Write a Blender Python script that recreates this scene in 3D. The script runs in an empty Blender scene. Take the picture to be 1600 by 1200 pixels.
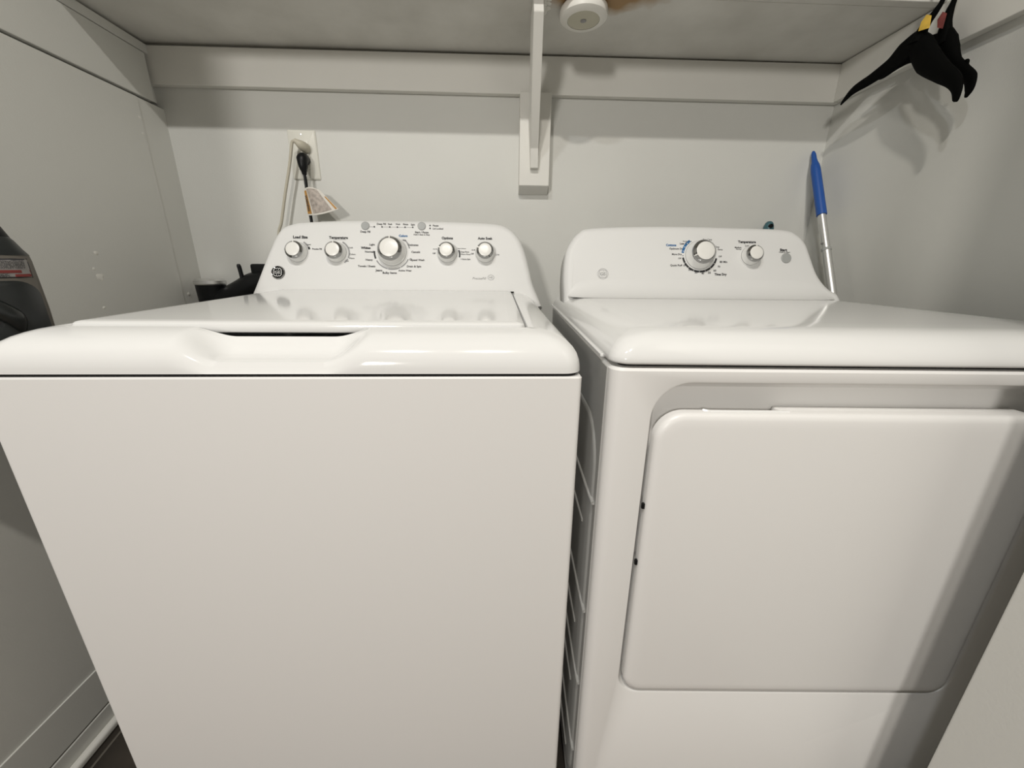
import bpy, bmesh, math, random
from mathutils import Vector, Matrix
C = bpy.context.scene.collection
S = bpy.context.scene
PI = math.pi

# ------------------------------------------------------------------ camera
cam_d = bpy.data.cameras.new('camera'); cam = bpy.data.objects.new('camera', cam_d); C.objects.link(cam)
cam_d.sensor_fit = 'HORIZONTAL'; cam_d.sensor_width = 36.0; cam_d.lens = 601.0/1600*36; cam_d.clip_start = 0.02
cr = Vector((0.99922929, -0.03813841, 0.00928861)); cd = Vector((-0.00233574, -0.29398356, -0.95580762)); cf = Vector((0.03918368, 0.95504928, -0.29384606))
m = Matrix(((cr.x, -cd.x, -cf.x, 0), (cr.y, -cd.y, -cf.y, -0.439), (cr.z, -cd.z, -cf.z, 1.0), (0, 0, 0, 1)))
cam.matrix_world = m
S.camera = cam
# ------------------------------------------------------------------ world, lights, exposure
S.view_settings.view_transform = 'Standard'; S.view_settings.look = 'None'
S.view_settings.exposure = -0.27; S.view_settings.gamma = 1.0; S.view_settings.use_curve_mapping = False
w = bpy.data.worlds.new('world'); S.world = w; w.use_nodes = True
w.node_tree.nodes['Background'].inputs[0].default_value = (1.0, 0.97, 0.92, 1)
w.node_tree.nodes['Background'].inputs[1].default_value = 0.12
def area(name, loc, target, size, power, col):
    l = bpy.data.lights.new(name, 'AREA'); l.shape = 'DISK'; l.size = size; l.energy = power; l.color = col
    o = bpy.data.objects.new(name, l); C.objects.link(o); o.location = loc
    d = Vector(target)-Vector(loc); o.rotation_euler = d.to_track_quat('-Z', 'Y').to_euler(); return o
area('ceiling_lamp_light', (-0.54, -0.93, 2.52), (-0.54, -0.92, 0), 0.09, 14, (0.97, 0.985, 1.0))
area('hall_lamp_light', (-0.05, -0.93, 2.52), (-0.05, -0.92, 0), 0.09, 25, (1.0, 0.945, 0.86))
area('far_room_light', (-1.6, -4.2, 2.0), (0.0, 0.6, 1.3), 0.5, 80, (1.0, 0.96, 0.9))

# ------------------------------------------------------------------ materials
def mat(name, col, rough=0.5, metal=0.0, coat=0.0, bump=0.0, bscale=200.0, var=0.0, vscale=3.0, spec=0.5, coatr=0.05):
    mt = bpy.data.materials.new(name); mt.use_nodes = True; nt = mt.node_tree
    b = nt.nodes['Principled BSDF']; b.inputs['Base Color'].default_value = (*col, 1); b.inputs['Roughness'].default_value = rough
    b.inputs['Metallic'].default_value = metal; b.inputs['Coat Weight'].default_value = coat; b.inputs['Coat Roughness'].default_value = coatr
    b.inputs['Specular IOR Level'].default_value = spec
    tc = nt.nodes.new('ShaderNodeTexCoord')
    if bump:
        n = nt.nodes.new('ShaderNodeTexNoise'); n.inputs['Scale'].default_value = bscale; n.inputs['Detail'].default_value = 4
        bp = nt.nodes.new('ShaderNodeBump'); bp.inputs['Strength'].default_value = bump; bp.inputs['Distance'].default_value = 0.002
        nt.links.new(tc.outputs['Object'], n.inputs['Vector']); nt.links.new(n.outputs['Fac'], bp.inputs['Height']); nt.links.new(bp.outputs['Normal'], b.inputs['Normal'])
    if var:
        n = nt.nodes.new('ShaderNodeTexNoise'); n.inputs['Scale'].default_value = vscale; n.inputs['Detail'].default_value = 5
        r = nt.nodes.new('ShaderNodeValToRGB'); r.color_ramp.elements[0].position = 0.3; r.color_ramp.elements[1].position = 0.7
        r.color_ramp.elements[0].color = (*[c*(1-var) for c in col], 1); r.color_ramp.elements[1].color = (*[min(1, c*(1+var)) for c in col], 1)
        nt.links.new(tc.outputs['Object'], n.inputs['Vector']); nt.links.new(n.outputs['Fac'], r.inputs['Fac']); nt.links.new(r.outputs['Color'], b.inputs['Base Color'])
    return mt
M = dict(
    enamel=mat('white enamel', (0.82, 0.81, 0.79), 0.42, coat=0.25, coatr=0.25, bump=0.03, bscale=500, spec=0.4),
    gloss=mat('glossy white plastic', (0.79, 0.79, 0.775), 0.10, spec=0.5),
    console=mat('white console plastic', (0.76, 0.76, 0.745), 0.5, spec=0.35),
    wall=mat('grey wall paint', (0.65, 0.65, 0.615), 0.6, bump=0.12, bscale=260, var=0.03, vscale=2.2),
    trim=mat('warm white trim paint', (0.74, 0.73, 0.685), 0.5, bump=0.06, bscale=90, var=0.03, vscale=4),
    chrome=mat('chrome', (0.40, 0.40, 0.40), 0.06, metal=1.0),
    silver=mat('brushed aluminium', (0.72, 0.72, 0.71), 0.42, metal=1.0),
    knobcap=mat('white knob cap', (0.85, 0.84, 0.80), 0.3),
    knobskirt=mat('clear grey knob skirt', (0.78, 0.78, 0.76), 0.2, coat=0.5),
    grey=mat('grey button', (0.36, 0.37, 0.36), 0.45),
    ink=mat('black ink', (0.02, 0.02, 0.022), 0.6),
    inkgrey=mat('grey ink', (0.30, 0.30, 0.30), 0.6),
    inkblue=mat('blue ink', (0.02, 0.14, 0.34), 0.6),
    black=mat('black plastic', (0.004, 0.0045, 0.005), 0.4, spec=0.25),
    blackfelt=mat('matt black plastic', (0.002, 0.0022, 0.002), 0.7, spec=0.06),
    dark=mat('dark gap', (0.012, 0.011, 0.01), 0.9),
    blue=mat('blue rubber grip', (0.012, 0.085, 0.36), 0.45, bump=0.05, bscale=300),
    teal=mat('teal plastic', (0.05, 0.13, 0.15), 0.35),
    taupe=mat('taupe plastic', (0.12, 0.108, 0.09), 0.5),
    charcoal=mat('charcoal smoked plastic', (0.011, 0.013, 0.013), 0.3, var=0.4, vscale=18),
    yellow=mat('yellow sticker', (0.72, 0.47, 0.07), 0.6, var=0.15, vscale=60),
    red=mat('faded red sticker', (0.22, 0.05, 0.045), 0.6, var=0.3, vscale=60),
    labelred=mat('red label bar', (0.16, 0.02, 0.016), 0.6),
    labelgrey=mat('grey label', (0.22, 0.21, 0.20), 0.6),
    paper=mat('white paper tag', (0.72, 0.69, 0.63), 0.7),
    tagorange=mat('orange warning stripe', (0.48, 0.25, 0.06), 0.6),
    tagprint=mat('grey printed text block', (0.42, 0.37, 0.33), 0.7, var=0.3, vscale=120),
    outlet=mat('outlet plate plastic', (0.74, 0.73, 0.66), 0.35),
    beige=mat('beige cord', (0.50, 0.47, 0.38), 0.5),
    lens=mat('beige frosted lens', (0.52, 0.50, 0.40), 0.4),
    puck=mat('white puck plastic', (0.80, 0.79, 0.74), 0.4),
    fixture=mat('fixture white', (0.8, 0.8, 0.78), 0.5),
    chip=mat('bare plaster chip', (0.78, 0.77, 0.72), 0.8),
    hallwall=mat('hall wall paint', (0.55, 0.53, 0.48), 0.7),
)
def floor_mat():
    mt = mat('brown wood floor', (0.16, 0.105, 0.065), 0.4, var=0.4, vscale=6); return mt
M['floor'] = floor_mat()
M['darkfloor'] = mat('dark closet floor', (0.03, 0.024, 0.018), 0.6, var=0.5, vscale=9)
M['side'] = mat('shade-darkened side enamel', (0.40, 0.40, 0.385), 0.4)  # shade of the gap between the machines is put into this colour
def shelf_mat():
    mt = bpy.data.materials.new('patchy painted shelf board'); mt.use_nodes = True; nt = mt.node_tree; b = nt.nodes['Principled BSDF']; b.inputs['Roughness'].default_value = 0.65
    tc = nt.nodes.new('ShaderNodeTexCoord')
    n = nt.nodes.new('ShaderNodeTexNoise'); n.inputs['Scale'].default_value = 5; n.inputs['Detail'].default_value = 5
    r = nt.nodes.new('ShaderNodeValToRGB'); r.color_ramp.elements[0].position = 0.3; r.color_ramp.elements[1].position = 0.72
    r.color_ramp.elements[0].color = (0.52, 0.51, 0.47, 1); r.color_ramp.elements[1].color = (0.72, 0.71, 0.67, 1)
    nt.links.new(tc.outputs['Object'], n.inputs['Vector']); nt.links.new(n.outputs['Fac'], r.inputs['Fac'])
    # bare brown wood patch around the puck lamp (a stain with its own shape, in object space)
    mp = nt.nodes.new('ShaderNodeMapping'); mp.inputs['Location'].default_value = (-0.215*5.2, -0.535*12, 0); mp.inputs['Scale'].default_value = (5.2, 12, 0)
    ln = nt.nodes.new('ShaderNodeVectorMath'); ln.operation = 'LENGTH'
    n2 = nt.nodes.new('ShaderNodeTexNoise'); n2.inputs['Scale'].default_value = 22; n2.inputs['Detail'].default_value = 6
    ad = nt.nodes.new('ShaderNodeMath'); ad.operation = 'MULTIPLY_ADD'; ad.inputs[1].default_value = 0.5
    rr_ = nt.nodes.new('ShaderNodeValToRGB'); rr_.color_ramp.elements[0].position = 0.7; rr_.color_ramp.elements[0].color = (1, 1, 1, 1)
    rr_.color_ramp.elements[1].position = 1.7; rr_.color_ramp.elements[1].color = (0, 0, 0, 1)
    mx = nt.nodes.new('ShaderNodeMix'); mx.data_type = 'RGBA'; mx.inputs[7].default_value = (0.34, 0.215, 0.10, 1)
    nt.links.new(tc.outputs['Object'], mp.inputs['Vector']); nt.links.new(mp.outputs[0], ln.inputs[0]); nt.links.new(tc.outputs['Object'], n2.inputs['Vector'])
    nt.links.new(n2.outputs['Fac'], ad.inputs[0]); nt.links.new(ln.outputs['Value'], ad.inputs[2]); nt.links.new(ad.outputs[0], rr_.inputs['Fac'])
    nt.links.new(rr_.outputs['Color'], mx.inputs[0]); nt.links.new(r.outputs['Color'], mx.inputs[6]); nt.links.new(mx.outputs[2], b.inputs['Base Color'])
    bp = nt.nodes.new('ShaderNodeBump'); bp.inputs['Strength'].default_value = 0.15; bp.inputs['Distance'].default_value = 0.002
    n3 = nt.nodes.new('ShaderNodeTexNoise'); n3.inputs['Scale'].default_value = 120
    nt.links.new(tc.outputs['Object'], n3.inputs['Vector']); nt.links.new(n3.outputs['Fac'], bp.inputs['Height']); nt.links.new(bp.outputs['Normal'], b.inputs['Normal'])
    return mt
M['shelf'] = shelf_mat()

# ------------------------------------------------------------------ helpers
OFF = {}
def tag(o, label=None, cat=None, group=None, kind=None):
    if label: o['label'] = label
    if cat: o['category'] = cat
    if group: o['group'] = group
    if kind: o['kind'] = kind
    return o
def thing(name, label, cat, loc=(0, 0, 0), rz=0, group=None, local=False):
    o = bpy.data.objects.new(name, None); C.objects.link(o); o.location = loc; o.rotation_euler = (0, 0, rz); o.empty_display_size = 0.05
    OFF[o] = Vector((0, 0, 0)) if local else Vector(loc)
    return tag(o, label, cat, group)
def obj(name, bm, material, parent=None, smooth=True, origin=None, sharp=35):
    bmesh.ops.recalc_face_normals(bm, faces=bm.faces)
    off = OFF.get(parent, Vector((0, 0, 0))) if parent else (Vector(origin) if origin else Vector((0, 0, 0)))
    if off.length: bmesh.ops.translate(bm, vec=-off, verts=bm.verts)
    for f in bm.faces: f.smooth = smooth
    me = bpy.data.meshes.new(name); bm.to_mesh(me); bm.free()
    if smooth:
        me.set_sharp_from_angle(angle=math.radians(sharp))
    me.materials.append(M[material] if isinstance(material, str) else material)
    o = bpy.data.objects.new(name, me); C.objects.link(o)
    if parent: o.parent = parent; OFF[o] = off
    elif origin: o.location = origin
    return o
def struct(name, bm, material, parent=None, smooth=False):
    o = obj(name, bm, material, parent, smooth)
    if not parent: o['kind'] = 'structure'
    return o
def box(bm, x0, x1, y0, y1, z0, z1, bev=0.0, segs=2, mtx=None):
    vs = [bm.verts.new((x, y, z)) for z in (z0, z1) for (x, y) in ((x0, y0), (x1, y0), (x1, y1), (x0, y1))]
    fs = [(3, 2, 1, 0), (4, 5, 6, 7), (0, 1, 5, 4), (1, 2, 6, 5), (2, 3, 7, 6), (3, 0, 4, 7)]
    ff = [bm.faces.new([vs[i] for i in f]) for f in fs]
    if bev:
        es = list({e for f in ff for e in f.edges})
        r = bmesh.ops.bevel(bm, geom=es, offset=bev, segments=segs, profile=0.5, affect='EDGES')
        vs = list({v for f in r['faces'] for v in f.verts} | {v for v in vs if v.is_valid})
    if mtx: bmesh.ops.transform(bm, matrix=mtx, verts=[v for v in vs if v.is_valid])
    return bm
def sstep(a, b_, x):
    t = max(0, min(1, (x-a)/(b_-a))); return t*t*(3-2*t)
def rr(x0, x1, y0, y1, r, nc=8, nx=1, ny=1, rs=None):
    """rounded rectangle, ccw from the lower left corner; rs = (bl, br, tr, tl) radii"""
    rs = rs or (r, r, r, r); P = []
    cs = [((x0+rs[0], y0+rs[0]), PI, rs[0]), ((x1-rs[1], y0+rs[1]), 1.5*PI, rs[1]), ((x1-rs[2], y1-rs[2]), 0, rs[2]), ((x0+rs[3], y1-rs[3]), 0.5*PI, rs[3])]
    for k, ((cx, cy), a0, q) in enumerate(cs):
        arc = [(cx+q*math.cos(a0+PI/2*i/nc), cy+q*math.sin(a0+PI/2*i/nc)) for i in range(nc+1)]
        P += arc
        n = nx if k in (0, 2) else ny
        (c2, a2, q2) = cs[(k+1) % 4]; nxt = (c2[0]+q2*math.cos(a2), c2[1]+q2*math.sin(a2)); la = arc[-1]
        for i in range(1, n): P.append((la[0]+(nxt[0]-la[0])*i/n, la[1]+(nxt[1]-la[1])*i/n))
    return P
def offset(P, d):
    n = len(P); out = []
    for i in range(n):
        a, b, c = Vector(P[i-1]), Vector(P[i]), Vector(P[(i+1) % n])
        e1 = (b-a); e2 = (c-b)
        if e1.length < 1e-7: e1 = e2
        if e2.length < 1e-7: e2 = e1
        e1 = e1.normalized(); e2 = e2.normalized()
        n1 = Vector((-e1.y, e1.x)); n2 = Vector((-e2.y, e2.x)); mm = (n1+n2)
        if mm.length < 1e-6: mm = n1.copy()
        mm.normalize(); k = max(0.5, mm.dot(n1)); out.append((b.x+mm.x*d/k, b.y+mm.y*d/k))
    return out
def loft(bm, layers, cap0=True, cap1=True, closed=True):
    rings = [[bm.verts.new(p) for p in L] for L in layers]
    n = len(rings[0])
    for a, b in zip(rings, rings[1:]):
        for i in range(n if closed else n-1):
            j = (i+1) % n
            try: bm.faces.new((a[i], a[j], b[j], b[i]))
            except ValueError: pass
    if cap0: bm.faces.new(list(reversed(rings[0])))
    if cap1: bm.faces.new(rings[-1])
    return rings
def pillow(bm, P, profile, mtx=None, cap0=True, cap1=True):
    mtx = mtx or Matrix.Identity(4); L = []
    for ins, h in profile:
        Q = offset(P, ins) if ins else P
        L.append([mtx @ Vector((x, y, h)) for x, y in Q])
    return loft(bm, L, cap0, cap1)
def rpillow(bm, R, profile, mtx=None, nc=8, nx=1, ny=1):
    """pillow on a rounded rectangle R = (x0, x1, y0, y1, radii) whose corners stay round when inset"""
    mtx = mtx or Matrix.Identity(4); x0, x1, y0, y1, rs = R
    L = [[mtx @ Vector((x, y, h)) for x, y in rr(x0+i, x1-i, y0+i, y1-i, 0, nc, nx, ny, tuple(max(q-i, 0.0015) for q in rs))] for i, h in profile]
    return loft(bm, L)
def rprof(th, r, n=5, base=0.0):
    """profile: straight side then a round edge of radius r"""
    return [(0, base), (0, base+th-r)] + [(r*(1-math.cos(a)), base+th-r+r*math.sin(a)) for a in [PI/2*i/n for i in range(1, n+1)]]
def lathe(bm, prof, mtx=None, n=32):
    mtx = mtx or Matrix.Identity(4)
    L = [[mtx @ Vector((r*math.cos(2*PI*i/n), r*math.sin(2*PI*i/n), h)) for i in range(n)] for r, h in prof]
    loft(bm, L, prof[0][0] > 1e-5, prof[-1][0] > 1e-5); return bm
def tube(bm, pts, rad, n=12, flat=None, sub=6):
    """smooth swept tube through pts; rad one value or one per point; flat=(axis, factor) widens along axis"""
    pts = [Vector(p) for p in pts]; rad = rad if isinstance(rad, (list, tuple)) else [rad]*len(pts)
    Q, Rr = [], []
    for i in range(len(pts)-1):
        p0, p1, p2, p3 = pts[max(i-1, 0)], pts[i], pts[i+1], pts[min(i+2, len(pts)-1)]
        for k in range(sub):
            t = k/sub
            Q.append(0.5*((2*p1)+(p2-p0)*t+(2*p0-5*p1+4*p2-p3)*t*t+(3*p1-p0-3*p2+p3)*t**3)); Rr.append(rad[i]+(rad[i+1]-rad[i])*t)
    Q.append(pts[-1]); Rr.append(rad[-1])
    up = None; L = []
    for i, p in enumerate(Q):
        d = (Q[min(i+1, len(Q)-1)]-Q[max(i-1, 0)]).normalized()
        if flat:
            a = Vector(flat[0]); a = (a-d*a.dot(d)).normalized(); b = d.cross(a); fa = flat[1]
        else:
            if up is None: up = Vector((1, 0, 0)) if abs(d.x) < 0.9 else Vector((0, 1, 0))
            a = (up-d*up.dot(d)).normalized(); up = a; b = d.cross(a); fa = 1
        L.append([p+(a*math.cos(2*PI*k/n)*fa+b*math.sin(2*PI*k/n))*Rr[i] for k in range(n)])
    loft(bm, L); return bm
def smooth_outline(pts, sub=5):
    n = len(pts); out = []
    for i in range(n):
        p0, p1, p2, p3 = [Vector(pts[(i+k) % n]) for k in (-1, 0, 1, 2)]
        for k in range(sub):
            t = k/sub; q = 0.5*((2*p1)+(p2-p0)*t+(2*p0-5*p1+4*p2-p3)*t*t+(3*p1-p0-3*p2+p3)*t**3); out.append((q.x, q.y))
    return out
def open_spline(pts, sub=5):
    out = []; n = len(pts)
    for i in range(n-1):
        p0, p1, p2, p3 = Vector(pts[max(i-1, 0)]), Vector(pts[i]), Vector(pts[i+1]), Vector(pts[min(i+2, n-1)])
        for k in range(sub):
            t = k/sub; q = 0.5*((2*p1)+(p2-p0)*t+(2*p0-5*p1+4*p2-p3)*t*t+(3*p1-p0-3*p2+p3)*t**3); out.append(tuple(q))
    out.append(tuple(pts[-1])); return out
def text(bm, s, x, y, width, mtx, h=0.0006, bold=0.0, align='CENTER', rot=0.0, maxh=None, shear=0.0):
    """printed words: a thin raised text mesh centred at x, y of the plane mtx and scaled to width"""
    cu = bpy.data.curves.new('t', 'FONT'); cu.body = s; cu.size = 1.0; cu.align_x = 'LEFT'; cu.offset = bold; cu.shear = shear; cu.resolution_u = 2
    o = bpy.data.objects.new('t', cu); C.objects.link(o)
    bpy.context.view_layer.update()
    me = bpy.data.meshes.new_from_object(o.evaluated_get(bpy.context.evaluated_depsgraph_get()))
    bpy.data.objects.remove(o); bpy.data.curves.remove(cu)
    xs = [v.co.x for v in me.vertices]; ys = [v.co.y for v in me.vertices]
    k = width/(max(xs)-min(xs)); cx = (max(xs)+min(xs))/2; cy = 0.35
    if align == 'LEFT': cx = min(xs)
    if align == 'RIGHT': cx = max(xs)
    T = mtx @ Matrix.Translation((x, y, h)) @ Matrix.Rotation(rot, 4, 'Z') @ Matrix.Scale(k, 4) @ Matrix.Translation((-cx, -cy, 0))
    me.transform(T); bm.from_mesh(me); bpy.data.meshes.remove(me)
def arc(bm, cx, cy, r0, r1, a0, a1, mtx, h=0.0006, n=24):
    a0, a1 = math.radians(a0), math.radians(a1)
    L = [[mtx @ Vector((cx+r*math.cos(a0+(a1-a0)*i/n), cy+r*math.sin(a0+(a1-a0)*i/n), h)) for i in range(n+1)] for r in (r0, r1)]
    loft(bm, L, False, False, closed=False)
def disc(bm, cx, cy, r, mtx, h=0.0006, n=20, th=0.0004):
    lathe(bm, [(r, h-th), (r, h)], mtx @ Matrix.Translation((cx, cy, 0)), n)
def boolcut(o, bm):
    bmesh.ops.recalc_face_normals(bm, faces=bm.faces)
    me = bpy.data.meshes.new('c'); bm.to_mesh(me); bm.free(); c = bpy.data.objects.new('c', me); C.objects.link(c)
    c.matrix_world = Matrix.Identity(4); par = o.parent; o.parent = None
    md = o.modifiers.new('b', 'BOOLEAN'); md.operation = 'DIFFERENCE'; md.object = c; md.solver = 'EXACT'
    bpy.context.view_layer.update()
    nm = bpy.data.meshes.new_from_object(o.evaluated_get(bpy.context.evaluated_depsgraph_get()))
    o.modifiers.clear(); old = o.data; nm.name = old.name; o.data = nm; bpy.data.meshes.remove(old); bpy.data.objects.remove(c)
    nm.polygons.foreach_set('use_smooth', [True]*len(nm.polygons)); nm.set_sharp_from_angle(angle=math.radians(35)); o.parent = par

# ------------------------------------------------------------------ the setting
LX, RX, BY, SZ = -0.876, 0.942, 0.78, 1.527
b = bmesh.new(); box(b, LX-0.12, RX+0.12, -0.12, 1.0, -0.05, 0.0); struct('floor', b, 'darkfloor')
b = bmesh.new(); box(b, -3.0, 3.2, -5.0, -0.12, -0.05, 0.0); struct('floor', b, 'floor')
b = bmesh.new(); box(b, LX-0.12, RX+0.12, BY, BY+0.1, 0.0, 2.55); struct('wall_back', b, 'wall')
b = bmesh.new(); box(b, LX-0.12, LX, -0.12, 0.698, 0.0, 1.386); box(b, LX-0.12, LX-0.0015, 0.698, BY, 0.0, 1.386)
box(b, LX-0.12, LX-0.016, -0.12, BY, 1.399, 2.55); box(b, LX-0.12, LX-0.09, -0.12, BY, 1.386, 1.399); wl = struct('wall_left', b, 'wall')
b = bmesh.new(); box(b, RX, RX+0.12, -0.05, BY, 0.0, 2.55); wr = struct('wall_right', b, 'wall')
b = bmesh.new(); box(b, -3.0, 3.2, -2.4, 0.9, 2.55, 2.62); struct('ceiling', b, 'hallwall')
b = bmesh.new(); box(b, -3.0, LX-0.0, -0.20, -0.12, 0.0, 2.55); struct('wall_front_left', b, 'hallwall')
b = bmesh.new(); box(b, 0.62, 3.2, -0.155, -0.12, 0.0, 2.55, 0.002); struct('wall_front_right', b, 'wall')
b = bmesh.new(); box(b, 0.572, 0.607, -0.80, -0.12, 0.012, 2.04, 0.002); struct('door_1', b, 'wall')
# paint chips on the left wall
def chip(x, y, z, s, seed):
    random.seed(seed); bb = bmesh.new(); bmesh.ops.create_icosphere(bb, subdivisions=2, radius=1)
    for v in bb.verts:
        k = 1+random.uniform(-0.3, 0.3); v.co = Vector((x+v.co.x*0.0006, y+v.co.y*s*k, z+v.co.z*s*0.8*k))
    return bb
for i, (y, z, s) in enumerate(((0.484, 1.0186, 0.005), (0.469, 0.985, 0.004), (0.478, 0.9675, 0.009), (0.466, 0.902, 0.004), (0.692, 1.340, 0.004), (0.690, 1.305, 0.003), (0.717, 0.9145, 0.005))):
    obj('paint_chip', chip(LX, y, z, s, i), 'chip', wl)
# left side boards: skirting, ledger boards under the shelf
b = bmesh.new(); box(b, LX-0.001, LX+0.0032, -0.1, BY, 0.056, 0.150, 0.0008); struct('baseboard_left', b, 'wall')
b = bmesh.new(); box(b, LX-0.001, LX+0.0045, -0.1, BY, 0.0, 0.0515, 0.0012); struct('trim_6', b, 'wall')
b = bmesh.new(); box(b, LX-0.001, LX+0.0010, -0.1, BY, 0.0515, 0.056); struct('trim_7', b, 'taupe')
b = bmesh.new(); box(b, LX+0.0045, LX+0.022, -0.1, BY, 0.0, 0.018, 0.006, 3); struct('trim_5', b, 'trim')
b = bmesh.new(); box(b, LX+0.035, LX+0.040, -0.1, BY, -0.001, 0.0012); struct('trim_8', b, 'taupe')
b = bmesh.new(); box(b, LX-0.016, LX+0.001, -0.12, 0.752, 1.3925, 1.4975, 0.0012); struct('trim_1', b, 'wall')
b = bmesh.new(); box(b, LX-0.016, LX+0.002, -0.12, 0.775, 1.499, 1.5195, 0.001); struct('trim_2', b, 'wall')
b = bmesh.new(); box(b, LX-0.016, RX, BY-0.019, BY, 1.4355, 1.5240, 0.0015)
for v in b.verts:
    if v.co.z > 1.5: v.co.z -= 0.0055*sstep(0.35, -0.7, v.co.x)
struct('trim_3', b, 'trim')
b = bmesh.new(); box(b, RX-0.019, RX, -0.05, BY-0.019, 1.4365, SZ-0.002, 0.0015); struct('trim_4', b, 'trim')

# ------------------------------------------------------------------ shelf, bracket, puck lamp
b = bmesh.new(); box(b, LX-0.012, RX-0.001, 0.535, BY-0.004, SZ, SZ+0.019, 0.001); box(b, LX-0.012, RX-0.001, 0.515, 0.5345, SZ-0.0002, SZ+0.034, 0.0015)
SH = tag(obj('shelf', b, 'shelf', smooth=False), 'patchy painted wooden shelf board above both machines, bare brown wood showing near the round lamp', 'shelf')
t = thing('shelf_bracket', 'off-white painted wooden bracket under the shelf, fixed to the back wall', 'bracket', (0.105, 0.76, 1.195))
b = bmesh.new()
prof = [(0.742, 1.2135), (0.742, 1.4345), (0.7795, 1.4345), (0.7795, 1.195)]
loft(b, [[Vector((x, y, z)) for y, z in prof] for x in (0.0627, 0.1455)]); bmesh.ops.bevel(b, geom=list(b.edges), offset=0.0012, segments=1, affect='EDGES')
obj('backplate', b, 'trim', t, smooth=False)
b = bmesh.new()
prof = [(0.7415, 1.252), (0.728, 1.254), (0.716, 1.298), (0.538, 1.5), (0.538, 1.5265), (0.60, 1.5265), (0.7415, 1.36)]
loft(b, [[Vector((x-0.016*(z-1.25)/0.27, y, z)) for y, z in prof] for x in (0.0925, 0.1135)]); bmesh.ops.bevel(b, geom=list(b.edges), offset=0.001, segments=1, affect='EDGES')
obj('diagonal_brace', b, 'trim', t, smooth=False)
b = bmesh.new(); random.seed(5)
for k in range(26):
    px = 0.100+random.uniform(0, 0.013)*(1 if k % 3 else 0.3); py = random.uniform(0.542, 0.60)
    q = bmesh.new(); bmesh.ops.create_icosphere(q, subdivisions=2, radius=1)
    s = random.uniform(0.003, 0.007)
    for v in q.verts: v.co = Vector((px+v.co.x*s*random.uniform(.8, 1.2), py+v.co.y*s, 1.5268+v.co.z*0.0022))
    me = bpy.data.meshes.new('q'); q.to_mesh(me); q.free(); b.from_mesh(me); bpy.data.meshes.remove(me)
obj('caulk', b, 'puck', SH)
t = thing('puck_lamp', 'round white battery puck lamp stuck under the shelf, switched off', 'lamp', (0.187, 0.572, SZ))
T = Matrix.Translation((0.187, 0.572, SZ)) @ Matrix.Rotation(PI, 4, 'X') @ Matrix.Scale(0.8, 4, (0, 0, 1))
b = bmesh.new(); lathe(b, [(0.046, 0.0), (0.050, 0.006), (0.0515, 0.016), (0.050, 0.024), (0.045, 0.0285), (0.0345, 0.0295), (0.0345, 0.027)], T, 48); obj('housing', b, 'puck', t)
b = bmesh.new(); lathe(b, [(0.034, 0.0265), (0.034, 0.0285), (0.028, 0.0292), (0.010, 0.0294)], T, 40); obj('lens', b, 'lens', t)
b = bmesh.new(); lathe(b, [(0.0065, 0.029), (0.0065, 0.0305), (0.0045, 0.0312)], T, 20); obj('push_button', b, 'inkgrey', t)

# ------------------------------------------------------------------ control console shared builders
TL = math.atan2(0.06, 0.185)
def console_matrix(cx, y):
    st, ct = math.sin(TL), math.cos(TL)
    return Matrix(((1, 0, 0, cx), (0, st, -ct, y), (0, ct, st, 0.93), (0, 0, 0, 1)))
def knob(parent, K, x, y, cap_r, base_r, h, point):
    T = K @ Matrix.Translation((x, y, 0))
    b = bmesh.new(); lathe(b, [(base_r*1.10, 0.0002), (base_r*1.09, 0.0010), (base_r*1.02, 0.002)], T, 48)
    k = obj('control_knob', b, 'console', parent)
    b = bmesh.new(); lathe(b, [(base_r, 0.002), (base_r, 0.004), (base_r*0.93, 0.006), (cap_r*1.29, h*0.66)], T, 48); obj('skirt', b, 'knobskirt', k)
    b = bmesh.new(); lathe(b, [(base_r*1.02, 0.0016), (base_r*1.02, 0.0030)], T, 48); obj('shadow_gap', b, 'inkgrey', k)
    b = bmesh.new(); lathe(b, [(cap_r*1.29, h*0.66), (cap_r*1.32, h-cap_r*0.27), (cap_r*1.30, h-cap_r*0.23), (cap_r*1.04, h), (cap_r*0.98, h)], T, 56); obj('chrome_ring', b, 'chrome', k)
    b = bmesh.new(); lathe(b, [(cap_r*1.0, h*0.9), (cap_r*1.0, h*1.008), (cap_r*0.96, h*1.02), (cap_r*0.4, h*1.03)], T, 48); obj('cap', b, 'knobcap', k)
    b = bmesh.new(); pa = math.radians(point)
    box(b, cap_r*1.0, cap_r*1.3, -0.0013, 0.0013, h-cap_r*0.26, h*1.012, 0.0003, 1, T @ Matrix.Rotation(pa, 4, 'Z')); obj('pointer', b, 'knobcap', k)
    return k
PX = 0.00166

# ------------------------------------------------------------------ WASHER
WX = -0.2455; HW = 0.3485
wash = thing('washing_machine', 'white top-loading washing machine with five knobs, left of the dryer', 'washing machine', (WX, 0, 0), local=True)
b = bmesh.new(); pillow(b, rr(-HW, HW, 0.0, 0.665, 0.007, 6), [(0.006, 0.02), (0.0, 0.026), (0.0, 0.8715), (0.002, 0.8735)]); obj('cabinet', b, 'enamel', wash)
b = bmesh.new(); pillow(b, rr(-HW+0.006, HW-0.006, 0.006, 0.66, 0.01, 4), [(0, 0.87), (0, 0.880)]); obj('seam_gasket', b, 'dark', wash)
for sx in (-1, 1):
    for yy in (0.05, 0.60):
        b = bmesh.new(); lathe(b, [(0.022, 0.0), (0.022, 0.01), (0.012, 0.012), (0.012, 0.03)], Matrix.Translation((sx*0.29, yy, 0)), 20); obj('levelling_foot', b, 'black', wash)
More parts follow.
